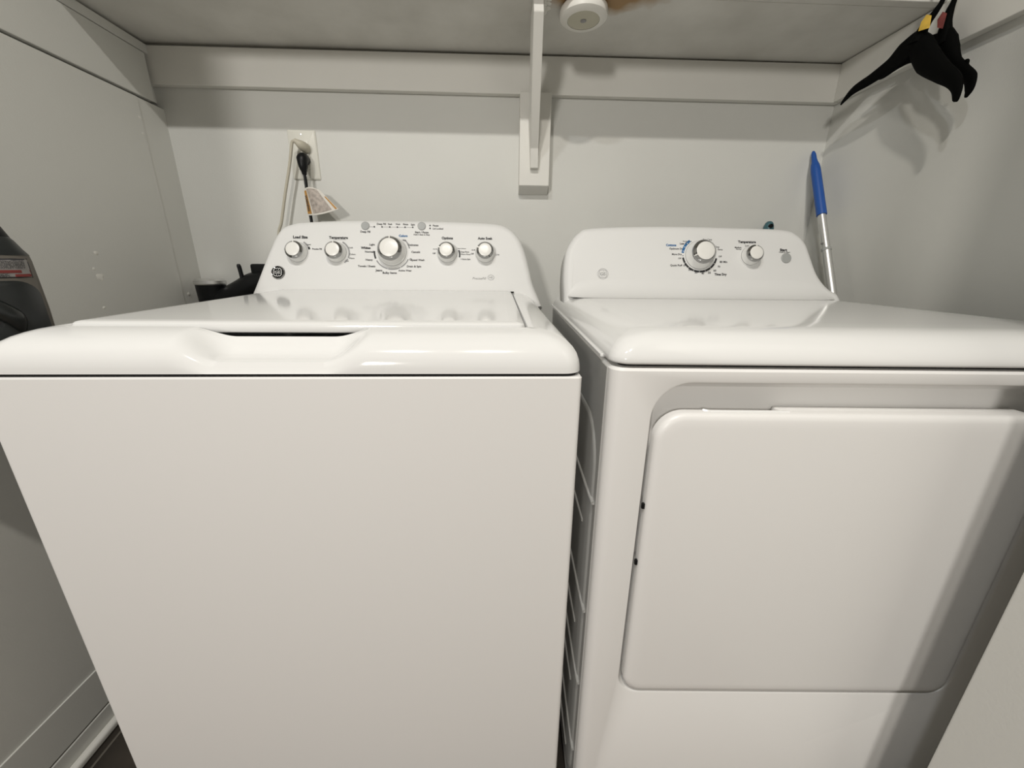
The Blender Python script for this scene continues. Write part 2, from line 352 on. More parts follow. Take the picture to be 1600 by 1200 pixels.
# top cover with the front grip scoop and the lid well
def outl(x0, x1, y0, y1, r): return rr(x0, x1, y0, y1, r, nc=8, nx=170, ny=30)
base = [(0.0, 0.0), (0.0003, 0.006), (0.0015, 0.013), (0.0045, 0.021), (0.009, 0.0275), (0.015, 0.033), (0.022, 0.0375), (0.030, 0.041), (0.038, 0.0435), (0.046, 0.045)]
L = []; Z0 = 0.8775
def scoop(x, y, z, depth_y):
    xx = x+WX
    s = sstep(-0.380, -0.325, xx)*(1-sstep(-0.205, -0.150, xx))
    if y > 0.2 or s <= 0: return z
    zs = Z0 + 0.0125*sstep(0, 0.010, depth_y) + 0.001*max(0, depth_y-0.010)/0.02 + 0.0205*sstep(0.034, 0.056, depth_y) if depth_y > 0 else z
    zs = min(z, zs); return z+(zs-z)*s
for ins, h in base:
    P = outl(-HW+ins, HW-ins, ins, 0.675-ins*0.4, 0.022-ins*0.2)
    L.append([Vector((x, y, scoop(x, y, Z0+h+0.020*y*(h/0.045), ins))) for x, y in P])
P = outl(-0.2875, 0.2865, 0.0525, 0.562, 0.008)
L.append([Vector((x, y, scoop(x, y, Z0+0.046+0.020*y, 0.0525))) for x, y in P])
P = outl(-0.2865, 0.2855, 0.0535, 0.561, 0.007)
L.append([Vector((x, y, scoop(x, y, Z0+0.045+0.020*y, 0.0535))) for x, y in P])
L.append([Vector((x, y, Z0+0.010)) for x, y in P])
b = bmesh.new(); loft(b, L, False, True); obj('top_cover', b, 'gloss', wash, sharp=50)
# lid
b = bmesh.new()
T = Matrix.Translation((0, 0.057, 0.915)) @ Matrix.Rotation(math.atan(0.021), 4, 'X') @ Matrix.Translation((0, -0.057, 0))
rpillow(b, (-0.2855, 0.2825, 0.057, 0.5565, (0.010,)*4), [(0.004, 0.0), (0.001, 0.0015), (0.0, 0.004), (0.0, 0.0085), (0.001, 0.0115), (0.004, 0.0135), (0.009, 0.0145), (0.02, 0.0148)], T, 6, 20, 10); obj('lid', b, 'gloss', wash)
b = bmesh.new(); tube(b, [(-0.27, 0.556, 0.934), (0.27, 0.556, 0.934)], 0.006, 12); obj('hinge_rail', b, 'gloss', wash)
for sx in (-0.284, 0.2835):
    b = bmesh.new(); lathe(b, [(0.0022, -0.005), (0.0022, 0.005)], Matrix.Translation((sx, 0.552, 0.936)) @ Matrix.Rotation(PI/2, 4, 'Y'), 12); obj('hinge_pin', b, 'dark', wash)
# console
KW = console_matrix(0.0, 0.56)
right = [(0.362, -0.03), (0.352, -0.004), (0.3385, 0.030), (0.3305, 0.066), (0.320, 0.108), (0.306, 0.143), (0.286, 0.167), (0.2604, 0.1805), (0.2198, 0.186), (0.10, 0.189)]
left = [(-0.10, 0.1885), (-0.2262, 0.1828), (-0.2574, 0.1792), (-0.2885, 0.1675), (-0.307, 0.1432), (-0.3223, 0.1079), (-0.3375, 0.0679), (-0.352, 0.0280), (-0.362, 0.002), (-0.374, -0.03)]
right = [(x, y) for x, y in right]
P = open_spline([(x, y) for x, y in right]+left, 5)
b = bmesh.new(); pillow(b, P, [(0.010, -0.052), (0.0, -0.046), (0.0, -0.016)]+[(0.016*(1-math.cos(a)), -0.016+0.016*math.sin(a)) for a in [PI/2*i/7 for i in range(1, 8)]], KW); con = obj('console', b, 'console', wash, sharp=40)
kn = [(-0.2483, 0.1016, 0.0163, 0.0245, 0.026, 88), (-0.1534, 0.1018, 0.0163, 0.0245, 0.026, 88), (-0.0159, 0.1055, 0.0225, 0.0355, 0.033, 88), (0.1212, 0.104, 0.0160, 0.0245, 0.026, 160), (0.2168, 0.105, 0.0160, 0.0245, 0.026, 160)]
for x, y, cr_, br_, h, pt in kn: knob(wash, KW, x, y, cr_, br_, h, pt)
for x, y in ((-0.083, 0.1703), (0.0571, 0.1715)):
    b = bmesh.new(); lathe(b, [(0.0102, 0.0), (0.0102, 0.0018), (0.009, 0.0026), (0.004, 0.0024)], KW @ Matrix.Translation((x, y, 0)), 28); obj('button', b, 'grey', wash)
# emblem
b = bmesh.new(); T = KW @ Matrix.Translation((-0.2955, 0.0508, 0))
lathe(b, [(0.0165, 0.0), (0.0165, 0.002), (0.0152, 0.0036), (0.0138, 0.0030)], T, 36); em = obj('emblem', b, 'chrome', wash)
b = bmesh.new(); lathe(b, [(0.0140, 0.0020), (0.0140, 0.0031)], T, 32); obj('emblem_face', b, 'blackfelt', em)
def monogram(b, T, r, h, w):
    for a in range(4):
        a0 = a*90+20; arc(b, 0, 0, r*0.80, r*0.80+w, a0, a0+50, T, h)
        cx, cy = r*0.62*math.cos(math.radians(a0-20)), r*0.62*math.sin(math.radians(a0-20)); arc(b, cx, cy, r*0.16, r*0.16+w*0.8, a0-170, a0+90, T, h, 12)
    text(b, 'GE', 0, 0, r*1.05, T, h, 0.01, shear=0.2)
b = bmesh.new(); monogram(b, T, 0.0125, 0.0042, 0.0016); obj('monogram', b, 'silver', em)
# printed legends: (text, x, y, width px, weight)
def legends(parent, K, items, mtl, name):
    for it in items:
        b = bmesh.new(); text(b, it[0], it[1], it[2], it[3]*PX, K, 0.0006, (it[4] if len(it) > 4 else 0.0)+0.012, it[5] if len(it) > 5 else 'CENTER')
        obj(name, b, mtl, parent, smooth=False)
BW = 0.035
legends(wash, KW, [('Load Size', -0.2424, 0.1401, 21.5, BW), ('Temperature', -0.1491, 0.1400, 28, BW), ('Precise Fill', -0.2133, 0.1108, 14, 0.01, 'LEFT'), ('Super', -0.2227, 0.1219, 8), ('Deep Fill', -0.0829, 0.1558, 14.5, 0.015),
    ('Deep Fill', -0.0434, 0.1757, 13.5, 0.005), ('Soak', -0.0217, 0.1757, 6.5, 0.01), ('Wash', -0.0025, 0.1757, 7, 0.01), ('Rinse', 0.0170, 0.1757, 7.5, 0.01), ('Spin', 0.0350, 0.1752, 6, 0.01),
    ('Start / Pause', 0.0571, 0.1560, 20.5, 0.015), ('Hold 3 Secs to Stop', 0.0571, 0.1500, 24, 0.01), ('Pause', 0.0850, 0.1735, 8.5, 0.01, 'LEFT'), ('Lid Locked', 0.0850, 0.1658, 15.5, 0.01, 'LEFT'),
    ('Light', 0.0108, 0.1355, 8.5, 0.01), ('Whites', -0.0820, 0.1150, 14.5, BW), ('Normal', -0.0733, 0.1054, 12.5, 0.01), ('Light', -0.066, 0.1235, 8, 0.01), ('Heavy', -0.0732, 0.0852, 10.5, 0.01), ('Towels / Sheets', -0.0795, 0.0690, 26, 0.012), ('Jeans', -0.0494, 0.0590, 10, 0.012),
    ('Bulky Items', -0.0225, 0.0528, 21, 0.012), ('Active Wear', 0.0157, 0.0588, 20, 0.012), ('Drain & Spin', 0.0380, 0.0695, 21.5, 0.012), ('Speed Wash', 0.0471, 0.0858, 20.5, 0.012), ('Casuals', 0.0421, 0.1060, 13, 0.01), ('Delicates', 0.0357, 0.1237, 15.5, 0.01),
    ('Options', 0.1212, 0.1422, 17, BW), ('Auto Soak', 0.2165, 0.1426, 22.5, BW), ('Off', 0.0880, 0.1030, 4.5, 0.01), ('2nd Rinse', 0.0930, 0.1140, 9, 0.0), ('Fabric Softener', 0.1470, 0.1160, 13, 0.0, 'LEFT'), ('Deep Rinse', 0.1545, 0.1075, 13, 0.01, 'LEFT'), ('Warm Rinse', 0.1545, 0.1015, 15, 0.0, 'LEFT'), ('+ Extra Spin', 0.1545, 0.0890, 15, 0.01, 'LEFT'),
    ('Off', 0.1840, 0.1030, 4.5, 0.01), ('30 Min', 0.1880, 0.1125, 7, 0.0), ('1 hr', 0.2380, 0.1125, 5, 0.0), ('2 hr', 0.2480, 0.1015, 6, 0.0),
    ('Cold', -0.1190, 0.1150, 6, 0.0), ('Colors', -0.1145, 0.0985, 9, 0.0), ('Warm', -0.1165, 0.0885, 8, 0.0), ('Hot', -0.1280, 0.0815, 5, 0.0), ('Auto', -0.278, 0.1100, 5, 0.0)], 'ink', 'printed_legend')
legends(wash, KW, [('Colors', 0.0108, 0.1465, 13, BW)], 'inkblue', 'blue_legend')
def darc(parent, name, mtl, *args, **kw):
    b = bmesh.new(); arc(b, *args, **kw); obj(name, b, mtl, parent, smooth=False)
b = bmesh.new(); text(b, 'PreciseFill', 0.2017, 0.0406, 21*PX, KW, 0.0006, 0, shear=0.3); obj('grey_legend', b, 'inkgrey', wash, smooth=False)
T = KW @ Matrix.Translation((0.2310, 0.0430, 0)) @ Matrix.Scale(0.8, 4, (0, 1, 0))
b = bmesh.new(); text(b, 'HE', 0.2310, 0.0430, 5*PX, KW, 0.0006, 0.0); arc(b, 0, 0, 0.0075, 0.0083, 0, 360, T, n=32); obj('round_logo', b, 'inkgrey', wash, smooth=False)
for a_ in ((-0.0166, 0.1055, 0.0425, 0.0455, -150, -105), (-0.0166, 0.1055, 0.0425, 0.0455, -103, -62), (-0.0166, 0.1055, 0.0425, 0.0455, -60, -24), (-0.0166, 0.1055, 0.0425, 0.0455, 12, 44), (-0.1534, 0.1015, 0.0290, 0.0325, -52, -28), (-0.1534, 0.1015, 0.0290, 0.0325, -24, 62), (-0.2500, 0.1010, 0.0290, 0.0325, 30, 60)):
    darc(wash, 'dial_arc', 'inkgrey', *a_, KW)
for x0, x1, z0, z1 in ((-0.074, -0.061, 0.1678, 0.1686), (-0.041, 0.035, 0.1678, 0.1684), (-0.162, -0.130, 0.1345, 0.1350)):
    b = bmesh.new(); box(b, x0, x1, z0, z1, 0.0002, 0.0006, mtx=KW); obj('printed_line', b, 'inkgrey', wash, smooth=False)
for a_ in ((-0.0166, 0.1055, 0.0420, 0.0460, 178, 203), (0.1212, 0.1, 0.0292, 0.0330, -12, 22), (-0.2500, 0.1010, 0.0285, 0.0335, 16, 28), (0.0295, 0.0868, 0.0016, 0.0028, 0, 360)):
    darc(wash, 'dial_mark', 'ink', *a_, KW)
for x, y in [(-0.0608+0.0191*i, 0.1682) for i in range(6)]+[(0.0779, 0.1734), (0.0779, 0.1661)]:
    b = bmesh.new(); disc(b, x, y, 0.0018, KW, 0.0010); obj('indicator_light', b, 'black', wash)

# ------------------------------------------------------------------ DRYER (built in its own frame, then turned a little)
TH = math.radians(-2.3)
dry = thing('clothes_dryer', 'white front-loading clothes dryer with two knobs, right of the washing machine', 'dryer', (0.1340, -0.0112, 0), TH, local=True)
b = bmesh.new(); pillow(b, rr(0.0, 0.686, 0.0, 0.70, 0.0155, 8, rs=(0.0155, 0.0155, 0.004, 0.004)), [(0.006, 0.02), (0.0, 0.026), (0.0, 0.884), (0.003, 0.8872)])
body = obj('cabinet', b, 'enamel', dry)
c = bmesh.new(); Fm = Matrix(((1, 0, 0, 0), (0, 0, 1, 0), (0, 1, 0, 0), (0, 0, 0, 1)))   # (x, z, depth) -> local
P = rr(0.0530, 0.5640, 0.3685, 0.8690, 0.030, 10, rs=(0.030, 0.030, 0.045, 0.045))
pillow(c, P, [(-0.006, -0.01), (-0.004, -0.0002), (-0.0015, 0.001), (0.0, 0.004), (0.0015, 0.012), (0.006, 0.024), (0.012, 0.030)], Fm)
boolcut(body, c)
b = bmesh.new(); pillow(b, rr(0.012, 0.674, 0.012, 0.69, 0.01, 4), [(0, 0.88), (0, 0.893)]); obj('seam_gasket', b, 'dark', dry)
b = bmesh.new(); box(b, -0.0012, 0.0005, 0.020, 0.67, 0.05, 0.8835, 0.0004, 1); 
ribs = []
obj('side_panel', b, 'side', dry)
# embossed panel and ribs on the left side
SdM = Matrix(((0, 0, -1, -0.0012), (1, 0, 0, 0), (0, 1, 0, 0), (0, 0, 0, 1)))
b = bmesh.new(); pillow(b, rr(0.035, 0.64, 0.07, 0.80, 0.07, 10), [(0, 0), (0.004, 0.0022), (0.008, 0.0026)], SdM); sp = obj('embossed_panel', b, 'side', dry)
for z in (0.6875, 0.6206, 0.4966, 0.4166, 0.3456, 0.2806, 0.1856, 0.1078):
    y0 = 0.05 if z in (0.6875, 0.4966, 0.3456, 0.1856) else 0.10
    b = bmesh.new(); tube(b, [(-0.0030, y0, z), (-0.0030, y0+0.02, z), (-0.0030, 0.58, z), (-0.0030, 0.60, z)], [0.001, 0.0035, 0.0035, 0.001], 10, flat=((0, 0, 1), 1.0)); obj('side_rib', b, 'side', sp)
for sx in (0.06, 0.63):
    for yy in (0.06, 0.62):
        b = bmesh.new(); lathe(b, [(0.022, 0.0), (0.022, 0.01), (0.012, 0.012), (0.012, 0.03)], Matrix.Translation((sx, yy, 0)), 20); obj('levelling_foot', b, 'black', dry)
# top cover
L = []; Z0 = 0.8915
for ins, h in [(0.003, 0.0), (0.0005, 0.0012), (0.0, 0.003), (0.0008, 0.008), (0.003, 0.014), (0.007, 0.0205), (0.012, 0.026), (0.018, 0.0305), (0.025, 0.0340), (0.033, 0.0365), (0.042, 0.0380), (0.055, 0.0385), (0.09, 0.0387)]:
    L.append([Vector((x, y, Z0+h)) for x, y in rr(-0.001+ins*1.15, 0.687-ins*1.15, -0.001+ins, 0.70-ins*0.5, 0.022, 10)])
b = bmesh.new(); loft(b, L, True, True); obj('top_cover', b, 'gloss', dry, sharp=50)
b = bmesh.new(); box(b, -0.0045, 0.008, 0.045, 0.70, Z0-0.0012, Z0+0.003, 0.0008, 1); obj('cover_flange', b, 'gloss', dry)
# door
D = Matrix(((1, 0, 0, 0), (0, 0, -1, 0.0), (0, 1, 0, 0), (0, 0, 0, 1)))
b = bmesh.new(); rpillow(b, (0.0590, 0.5570, 0.3730, 0.8325, (0.028, 0.028, 0.036, 0.036)), [(0.0, -0.012), (0.0, -0.003), (0.001, 0.0005), (0.004, 0.0030), (0.009, 0.0040), (0.018, 0.0044)], D, 10); dr = obj('door', b, 'enamel', dry)
b = bmesh.new(); box(b, 0.080, 0.545, 0.011, 0.028, 0.39, 0.815, 0.002); obj('door_liner', b, 'enamel', dr)
b = bmesh.new(); box(b, 0.214, 0.520, 0.010, 0.0285, 0.80, 0.8325, 0.0025, 3); obj('grip_ledge', b, 'enamel', dr)
b = bmesh.new(); tube(b, [(0.118, 0.010, 0.8330), (0.126, 0.0065, 0.8325), (0.135, 0.006, 0.8325), (0.222, 0.006, 0.8325)], 0.0018, 8); obj('edge_bead', b, 'gloss', dr)
for z in (0.70, 0.61):
    b = bmesh.new(); box(b, 0.0555, 0.0595, 0.002, 0.006, z-0.004, z+0.004, 0.0005, 1); obj('hinge_clip', b, 'black', dr)
# console
KD = console_matrix(0.343, 0.52)
pts = [(0.352, -0.05), (0.338, 0.008), (0.3140, 0.0260), (0.2980, 0.0420), (0.2830, 0.0656), (0.2690, 0.1045), (0.2560, 0.1387), (0.2330, 0.1620), (0.1983, 0.1726), (0.08, 0.176), (-0.05, 0.178), (-0.1517, 0.177), (-0.2700, 0.1715), (-0.2993, 0.1599), (-0.3180, 0.1378), (-0.3310, 0.1064), (-0.3355, 0.0518), (-0.3340, 0.0), (-0.3340, -0.05)]
P = open_spline(pts, 5)
b = bmesh.new(); pillow(b, P, [(0.010, -0.085), (0.0, -0.079), (0.0, -0.016)]+[(0.016*(1-math.cos(a)), -0.016+0.016*math.sin(a)) for a in [PI/2*i/7 for i in range(1, 8)]], KD)
# concave fillet where the console runs into the top
def fillet_ring(x, d):
    p0 = Vector((x, 0.52+math.sin(TL)*d-0.0003, 0.93+math.cos(TL)*d)); p1 = Vector((x, 0.5197, 0.9304)); p2 = Vector((x, 0.52-d, 0.9304))
    return [p0*(1-t_)**2+p1*2*t_*(1-t_)+p2*t_*t_ for t_ in [i/10 for i in range(11)]]+[Vector((x, 0.53, 0.9285))]
loft(b, [fillet_ring(x, d) for x, d in ((0.018, 0.004), (0.024, 0.016), (0.034, 0.030), (0.05, 0.040), (0.10, 0.045), (0.56, 0.045), (0.61, 0.038), (0.635, 0.026), (0.652, 0.014), (0.662, 0.004))])
obj('console', b, 'console', dry, sharp=60)
for x, y, cr_, br_, h, pt in ((-0.0080, 0.1035, 0.0212, 0.0340, 0.033, 205), (0.1155, 0.1025, 0.0152, 0.0225, 0.026, 88)): knob(dry, KD, x, y, cr_, br_, h, pt)
b = bmesh.new(); lathe(b, [(0.0120, 0.0), (0.0120, 0.0018), (0.0108, 0.0026), (0.005, 0.0024)], KD @ Matrix.Translation((0.2028, 0.0985, 0)), 28); obj('button', b, 'grey', dry)
legends(dry, KD, [('Less Dry', -0.0435, 0.1315, 13.5, 0.015), ('Energy Saver', -0.0365, 0.1374, 13, 0.0), ('Optimum Dry', -0.0629, 0.1190, 21, 0.012), ('More Dry', -0.0621, 0.1055, 14.5, 0.012), ('Off', -0.0551, 0.0955, 4.5), ('Quick Fluff 10', -0.0597, 0.0783, 22, 0.012),
    ('20', -0.0309, 0.0685, 4, 0.01), ('30', -0.0154, 0.0617, 4, 0.01), ('40', 0.0009, 0.0595, 4, 0.01), ('50', 0.0168, 0.0612, 4, 0.01), ('60', 0.0300, 0.0667, 4, 0.01), ('70', 0.0400, 0.0762, 3.7, 0.01), ('80 Min', 0.0510, 0.0880, 11, 0.012), ('Off', 0.0430, 0.1010, 4.5), ('Time Dry', 0.0440, 0.0575, 18, BW),
    ('Temperature', 0.1080, 0.1373, 26, BW), ('Medium', 0.0863, 0.1235, 9.5, 0.01), ('Normal', 0.0878, 0.1195, 7.5, 0.01), ('Low', 0.1086, 0.1280, 6, 0.0), ('Start', 0.1967, 0.1185, 10.5, BW), ('Hold to Start', 0.1995, 0.1130, 16, 0.0), ('Easy Care', 0.0120, 0.1420, 13, 0.0), ('Dry', 0.0360, 0.1240, 6, 0.01), ('Damp', 0.0430, 0.1180, 7, 0.0)], 'ink', 'printed_legend')
legends(dry, KD, [('Cottons', -0.0761, 0.1277, 15, BW)], 'inkblue', 'blue_legend')
b = bmesh.new(); arc(b, -0.0067, 0.1045, 0.0385, 0.0443, 125, 174, KD); obj('blue_dial_band', b, 'inkblue', dry, smooth=False)
for k in range(8): darc(dry, 'dial_mark', 'ink', -0.0067, 0.1045, 0.0388, 0.0432, 190+k*20, 208.5+k*20, KD, n=8)
b = bmesh.new(); disc(b, -0.0475, 0.1020, 0.0011, KD); obj('dial_mark', b, 'ink', dry, smooth=False)
for a in (138, 153, 168):
    b = bmesh.new(); disc(b, -0.0067+0.0408*math.cos(math.radians(a)), 0.1045+0.0408*math.sin(math.radians(a)), 0.0011, KD, 0.0011); obj('dial_dot', b, 'knobcap', dry, smooth=False)
b = bmesh.new(); T = KD @ Matrix.Translation((-0.2412, 0.0558, 0)); monogram(b, T, 0.0125, 0.0006, 0.0009); arc(b, 0, 0, 0.0125, 0.0131, 0, 360, T, n=32); obj('monogram', b, 'inkgrey', dry, smooth=False)

# ------------------------------------------------------------------ outlet, plugs, cords
t = thing('wall_outlet', 'white wall outlet plate on the back wall with two plugs in it', 'outlet', (-0.529, BY, 1.284))
b = bmesh.new(); pillow(b, rr(-0.5655, -0.4905, 1.2240, 1.3455, 0.004, 4), [(0, 0), (0, -0.002), (0.002, -0.0045), (0.004, -0.0055)], Matrix(((1, 0, 0, 0), (0, 0, 1, BY), (0, 1, 0, 0), (0, 0, 0, 1)))); obj('plate', b, 'outlet', t)
b = bmesh.new(); box(b, -0.546, -0.512, BY-0.0075, BY-0.004, 1.250, 1.319, 0.001); obj('receptacle', b, 'outlet', t)
for z in (1.3345, 1.234):
    b = bmesh.new(); lathe(b, [(0.0028, 0.0), (0.0028, 0.0008), (0.001, 0.0012)], Matrix.Translation((-0.529, BY-0.0055, z)) @ Matrix.Rotation(PI/2, 4, 'X'), 12); obj('screw', b, 'silver', t)
b = bmesh.new(); box(b, -0.5355, -0.5335, BY-0.0082, BY-0.007, 1.278, 1.286)
for x in (-0.534, -0.524): box(b, x-0.001, x+0.001, BY-0.0082, BY-0.007, 1.298, 1.306)
obj('slot', b, 'dark', t, smooth=False)
t = thing('white_power_cord', 'beige appliance cord hanging from the upper socket of the outlet down behind the washer', 'cord', (-0.535, 0.75, 1.30))
b = bmesh.new(); tube(b, [(-0.5185, 0.7715, 1.3000), (-0.5190, 0.758, 1.3010), (-0.5230, 0.750, 1.3040), (-0.530, 0.746, 1.3090), (-0.5345, 0.745, 1.3110)], [0.0125, 0.0130, 0.0110, 0.0070, 0.0058], 14); obj('plug', b, 'beige', t)
b = bmesh.new(); tube(b, [(-0.5325, 0.745, 1.3110), (-0.5400, 0.745, 1.3085), (-0.5435, 0.745, 1.299), (-0.5577, 0.745, 1.247), (-0.5773, 0.745, 1.1872), (-0.5998, 0.745, 1.1123), (-0.614, 0.745, 1.065), (-0.600, 0.74, 0.93), (-0.52, 0.738, 0.6), (-0.5, 0.735, 0.3)], 0.0038, 10); obj('cord', b, 'beige', t)
t = thing('black_power_cord', 'black power cord with a paper warning tag, plugged into the lower socket', 'cord', (-0.52, 0.75, 1.25))
b = bmesh.new(); tube(b, [(-0.5225, 0.772, 1.2700), (-0.5225, 0.758, 1.2720), (-0.5215, 0.748, 1.2680), (-0.520, 0.744, 1.250), (-0.5195, 0.744, 1.238), (-0.519, 0.744, 1.230)], [0.0125, 0.0145, 0.0145, 0.0115, 0.0072, 0.0052], 14); obj('plug', b, 'black', t)
b = bmesh.new(); tube(b, [(-0.5192, 0.744, 1.233), (-0.5185, 0.744, 1.215), (-0.5185, 0.744, 1.17), (-0.5175, 0.744, 1.12), (-0.51, 0.742, 1.0), (-0.47, 0.74, 0.7), (-0.45, 0.735, 0.4)], 0.0042, 10); obj('cord', b, 'black', t)
# the tag: a thin sheet folded over the cord and flaring to the right
def sheet(us, vs, f, th=0.0006):
    bb = bmesh.new(); nu, nv = len(us), len(vs)
    for s in (0, 1):
        g = [[bb.verts.new(f(u, v)+Vector((0, -th*s, 0))) for v in vs] for u in us]
        for i in range(nu-1):
            for j in range(nv-1): bb.faces.new((g[i][j], g[i+1][j], g[i+1][j+1], g[i][j+1]))
    return bb
def tagf(u, v):      # u across from the cord, v down; fan shaped
    top = Vector((-0.5235, 0.738, 1.1940)); bot = Vector((-0.5230, 0.738, 1.1280))
    tr = Vector((-0.4800, 0.732, 1.1920)); br = Vector((-0.4330, 0.728, 1.1440))
    p = (top.lerp(tr, u)).lerp(bot.lerp(br, u), v)
    p.y -= 0.010*math.sin(u*PI); p.z += 0.004*math.sin(u*PI)*(1-v)-0.006*math.sin(u*PI)*v
    return p
U = [i/16 for i in range(17)]
tg = obj('warning_tag', sheet(U, [0, 0.25, 0.5, 0.75, 1], tagf), 'paper', t)
f2 = lambda u, v: tagf(u, v)+Vector((0, -0.0009, 0))
obj('warning_stripe', sheet([0.03, 0.08, 0.13, 0.18], [0.08, 0.5, 0.94], f2), 'tagorange', tg)
obj('warning_stripe', sheet([0.93, 0.96, 0.985], [0.35, 0.6, 0.96], f2), 'tagorange', tg)
obj('fine_print', sheet([0.24+0.06*i for i in range(11)], [0.05, 0.5, 0.93], f2), 'tagprint', tg)
b = bmesh.new()
T = Matrix.Translation(tagf(0.105, 0.55)+Vector((0, -0.003, 0))) @ Matrix.Rotation(PI/2, 4, 'X') @ Matrix.Rotation(-PI/2+0.1, 4, 'Z')
text(b, 'WARNING', 0, 0, 0.040, T, 0.0, 0.03); obj('tag_lettering', b, 'ink', tg, smooth=False)

# ------------------------------------------------------------------ broom handle in the right corner
t = thing('cleaning_pole', 'metal pole with a blue rubber grip leaning in the right back corner', 'pole', (0.897, 0.145, 0))
def pol(z): return Vector((0.9000+(1.31-z)*0.0, 0.764-(1.312-z)*0.475, z))
b = bmesh.new(); tube(b, [pol(1.318), pol(1.310), pol(1.298), pol(1.288), pol(1.278), pol(1.262), pol(1.2), pol(1.142)], [0.003, 0.0058, 0.0062, 0.0075, 0.0105, 0.0118, 0.0120, 0.0122], 16); obj('grip', b, 'blue', t)
b = bmesh.new(); tube(b, [pol(1.145), pol(1.053)], 0.0095, 16); obj('upper_tube', b, 'silver', t)
b = bmesh.new(); tube(b, [pol(1.0535), pol(1.047)], 0.0115, 16); obj('collar', b, 'grey', t)
b = bmesh.new(); tube(b, [pol(1.05), pol(0.02)], 0.0105, 16); obj('lower_tube', b, 'silver', t)
b = bmesh.new(); lathe(b, [(0.003, 0), (0.003, 0.004), (0.0015, 0.005)], Matrix.Translation(pol(1.066)+Vector((-0.0085, -0.001, 0))) @ Matrix.Rotation(-PI/2, 4, 'Y'), 12); obj('spring_button', b, 'chrome', t)
b = bmesh.new(); tube(b, [pol(0.025), pol(0.0)], 0.012, 14); obj('end_cap', b, 'black', t)
# teal tip of a handle behind the dryer
t = thing('mop_handle', 'teal handle tip with a black hanging hole poking up behind the dryer', 'mop', (0.748, 0.74, 0))
def mp(z): return Vector((0.802, 0.752-(1.12-z)*0.03, z))
b = bmesh.new(); tube(b, [mp(1.132), mp(1.127), mp(1.116), mp(1.09), mp(1.0)], [0.004, 0.010, 0.0135, 0.0145, 0.0145], 18); obj('grip', b, 'teal', t)
b = bmesh.new(); tube(b, [mp(1.0), mp(0.0)], 0.011, 14); obj('shaft', b, 'silver', t)
b = bmesh.new(); lathe(b, [(0.0058, 0), (0.0058, 0.006)], Matrix.Translation(mp(1.118)+Vector((-0.003, -0.010, 0))) @ Matrix.Rotation(PI/2, 4, 'X'), 16); obj('hanging_hole', b, 'black', t)

# ------------------------------------------------------------------ stick vacuum behind the washer, left
t = thing('stick_vacuum', 'black cordless vacuum with a silver-rimmed round dust cup in the corner left of the washer', 'vacuum', (-0.8078, 0.722, 0))
T = Matrix.Translation((-0.8130, 0.722, 0))
b = bmesh.new(); lathe(b, [(0.030, 0.80), (0.034, 0.86), (0.0350, 0.90), (0.0365, 0.943)], T, 36); obj('dust_cup', b, 'black', t)
b = bmesh.new(); lathe(b, [(0.0370, 0.941), (0.0388, 0.944), (0.0382, 0.952), (0.0330, 0.957), (0.028, 0.956)], T, 40); obj('rim', b, 'silver', t)
b = bmesh.new(); tube(b, [(-0.79, 0.722, 0.8995), (-0.7620, 0.722, 0.908), (-0.7240, 0.722, 0.923), (-0.690, 0.722, 0.939), (-0.650, 0.722, 0.950)], [0.030, 0.031, 0.034, 0.036, 0.034], 16); obj('motor_body', b, 'black', t)
b = bmesh.new(); tube(b, [(-0.7115, 0.705, 0.955), (-0.7125, 0.705, 0.975), (-0.7145, 0.705, 0.992), (-0.7150, 0.705, 0.9975)], [0.0056, 0.0052, 0.0054, 0.0032], 12); obj('latch', b, 'black', t)
b = bmesh.new(); box(b, -0.687, -0.620, 0.706, 0.742, 0.960, 0.9985, 0.006, 3); obj('handle', b, 'black', t)
b = bmesh.new(); tube(b, [(-0.8078, 0.722, 0.81), (-0.8078, 0.722, 0.05)], 0.015, 14); obj('wand', b, 'black', t)
b = bmesh.new(); box(b, -0.870, -0.66, 0.69, 0.755, 0.0, 0.05, 0.01, 3); obj('floor_head', b, 'black', t)

# ------------------------------------------------------------------ upright vacuum at the left edge
PHI = math.radians(53.5)
t = thing('upright_cleaner', 'dark upright cleaner with smoked tank and red-barred warning label, between washer and left wall', 'vacuum', (-0.75, 0.115, 0), PHI, local=True)
ZS = [0.76, 0.80, 0.88, 0.93, 0.97, 1.000, 1.0085]; WS = [0.060, 0.082, 0.094, 0.0952, 0.0944, 0.0935, 0.0925]; DS = [0.035, 0.043, 0.047, 0.048, 0.0475, 0.047, 0.046]
def cs(z, w_, d, e=4.0, n=64):
    L_ = []
    for i in range(n):
        a = 2*PI*i/n; c_, s_ = math.cos(a), math.sin(a)
        L_.append(Vector((w_*math.copysign(abs(c_)**(2/e), c_), d*math.copysign(abs(s_)**(2/e), s_), z)))
    return L_
b = bmesh.new(); loft(b, [cs(0.745, 0.045, 0.028)]+[cs(z, w_, d) for z, w_, d in zip(ZS, WS, DS)]); obj('housing', b, 'taupe', t)
b = bmesh.new(); loft(b, [cs(1.0075, 0.0933, 0.0465), cs(1.016, 0.0885, 0.046), cs(1.027, 0.0835, 0.045), cs(1.032, 0.080, 0.043)]); obj('upper_shell', b, 'charcoal', t)
b = bmesh.new(); loft(b, [cs(1.031, 0.0810, 0.040), cs(1.0456, 0.076, 0.038), cs(1.07, 0.058, 0.034), cs(1.10, 0.034, 0.028), cs(1.15, 0.026, 0.022), cs(1.16, 0.018, 0.016)]); obj('handle', b, 'black', t)
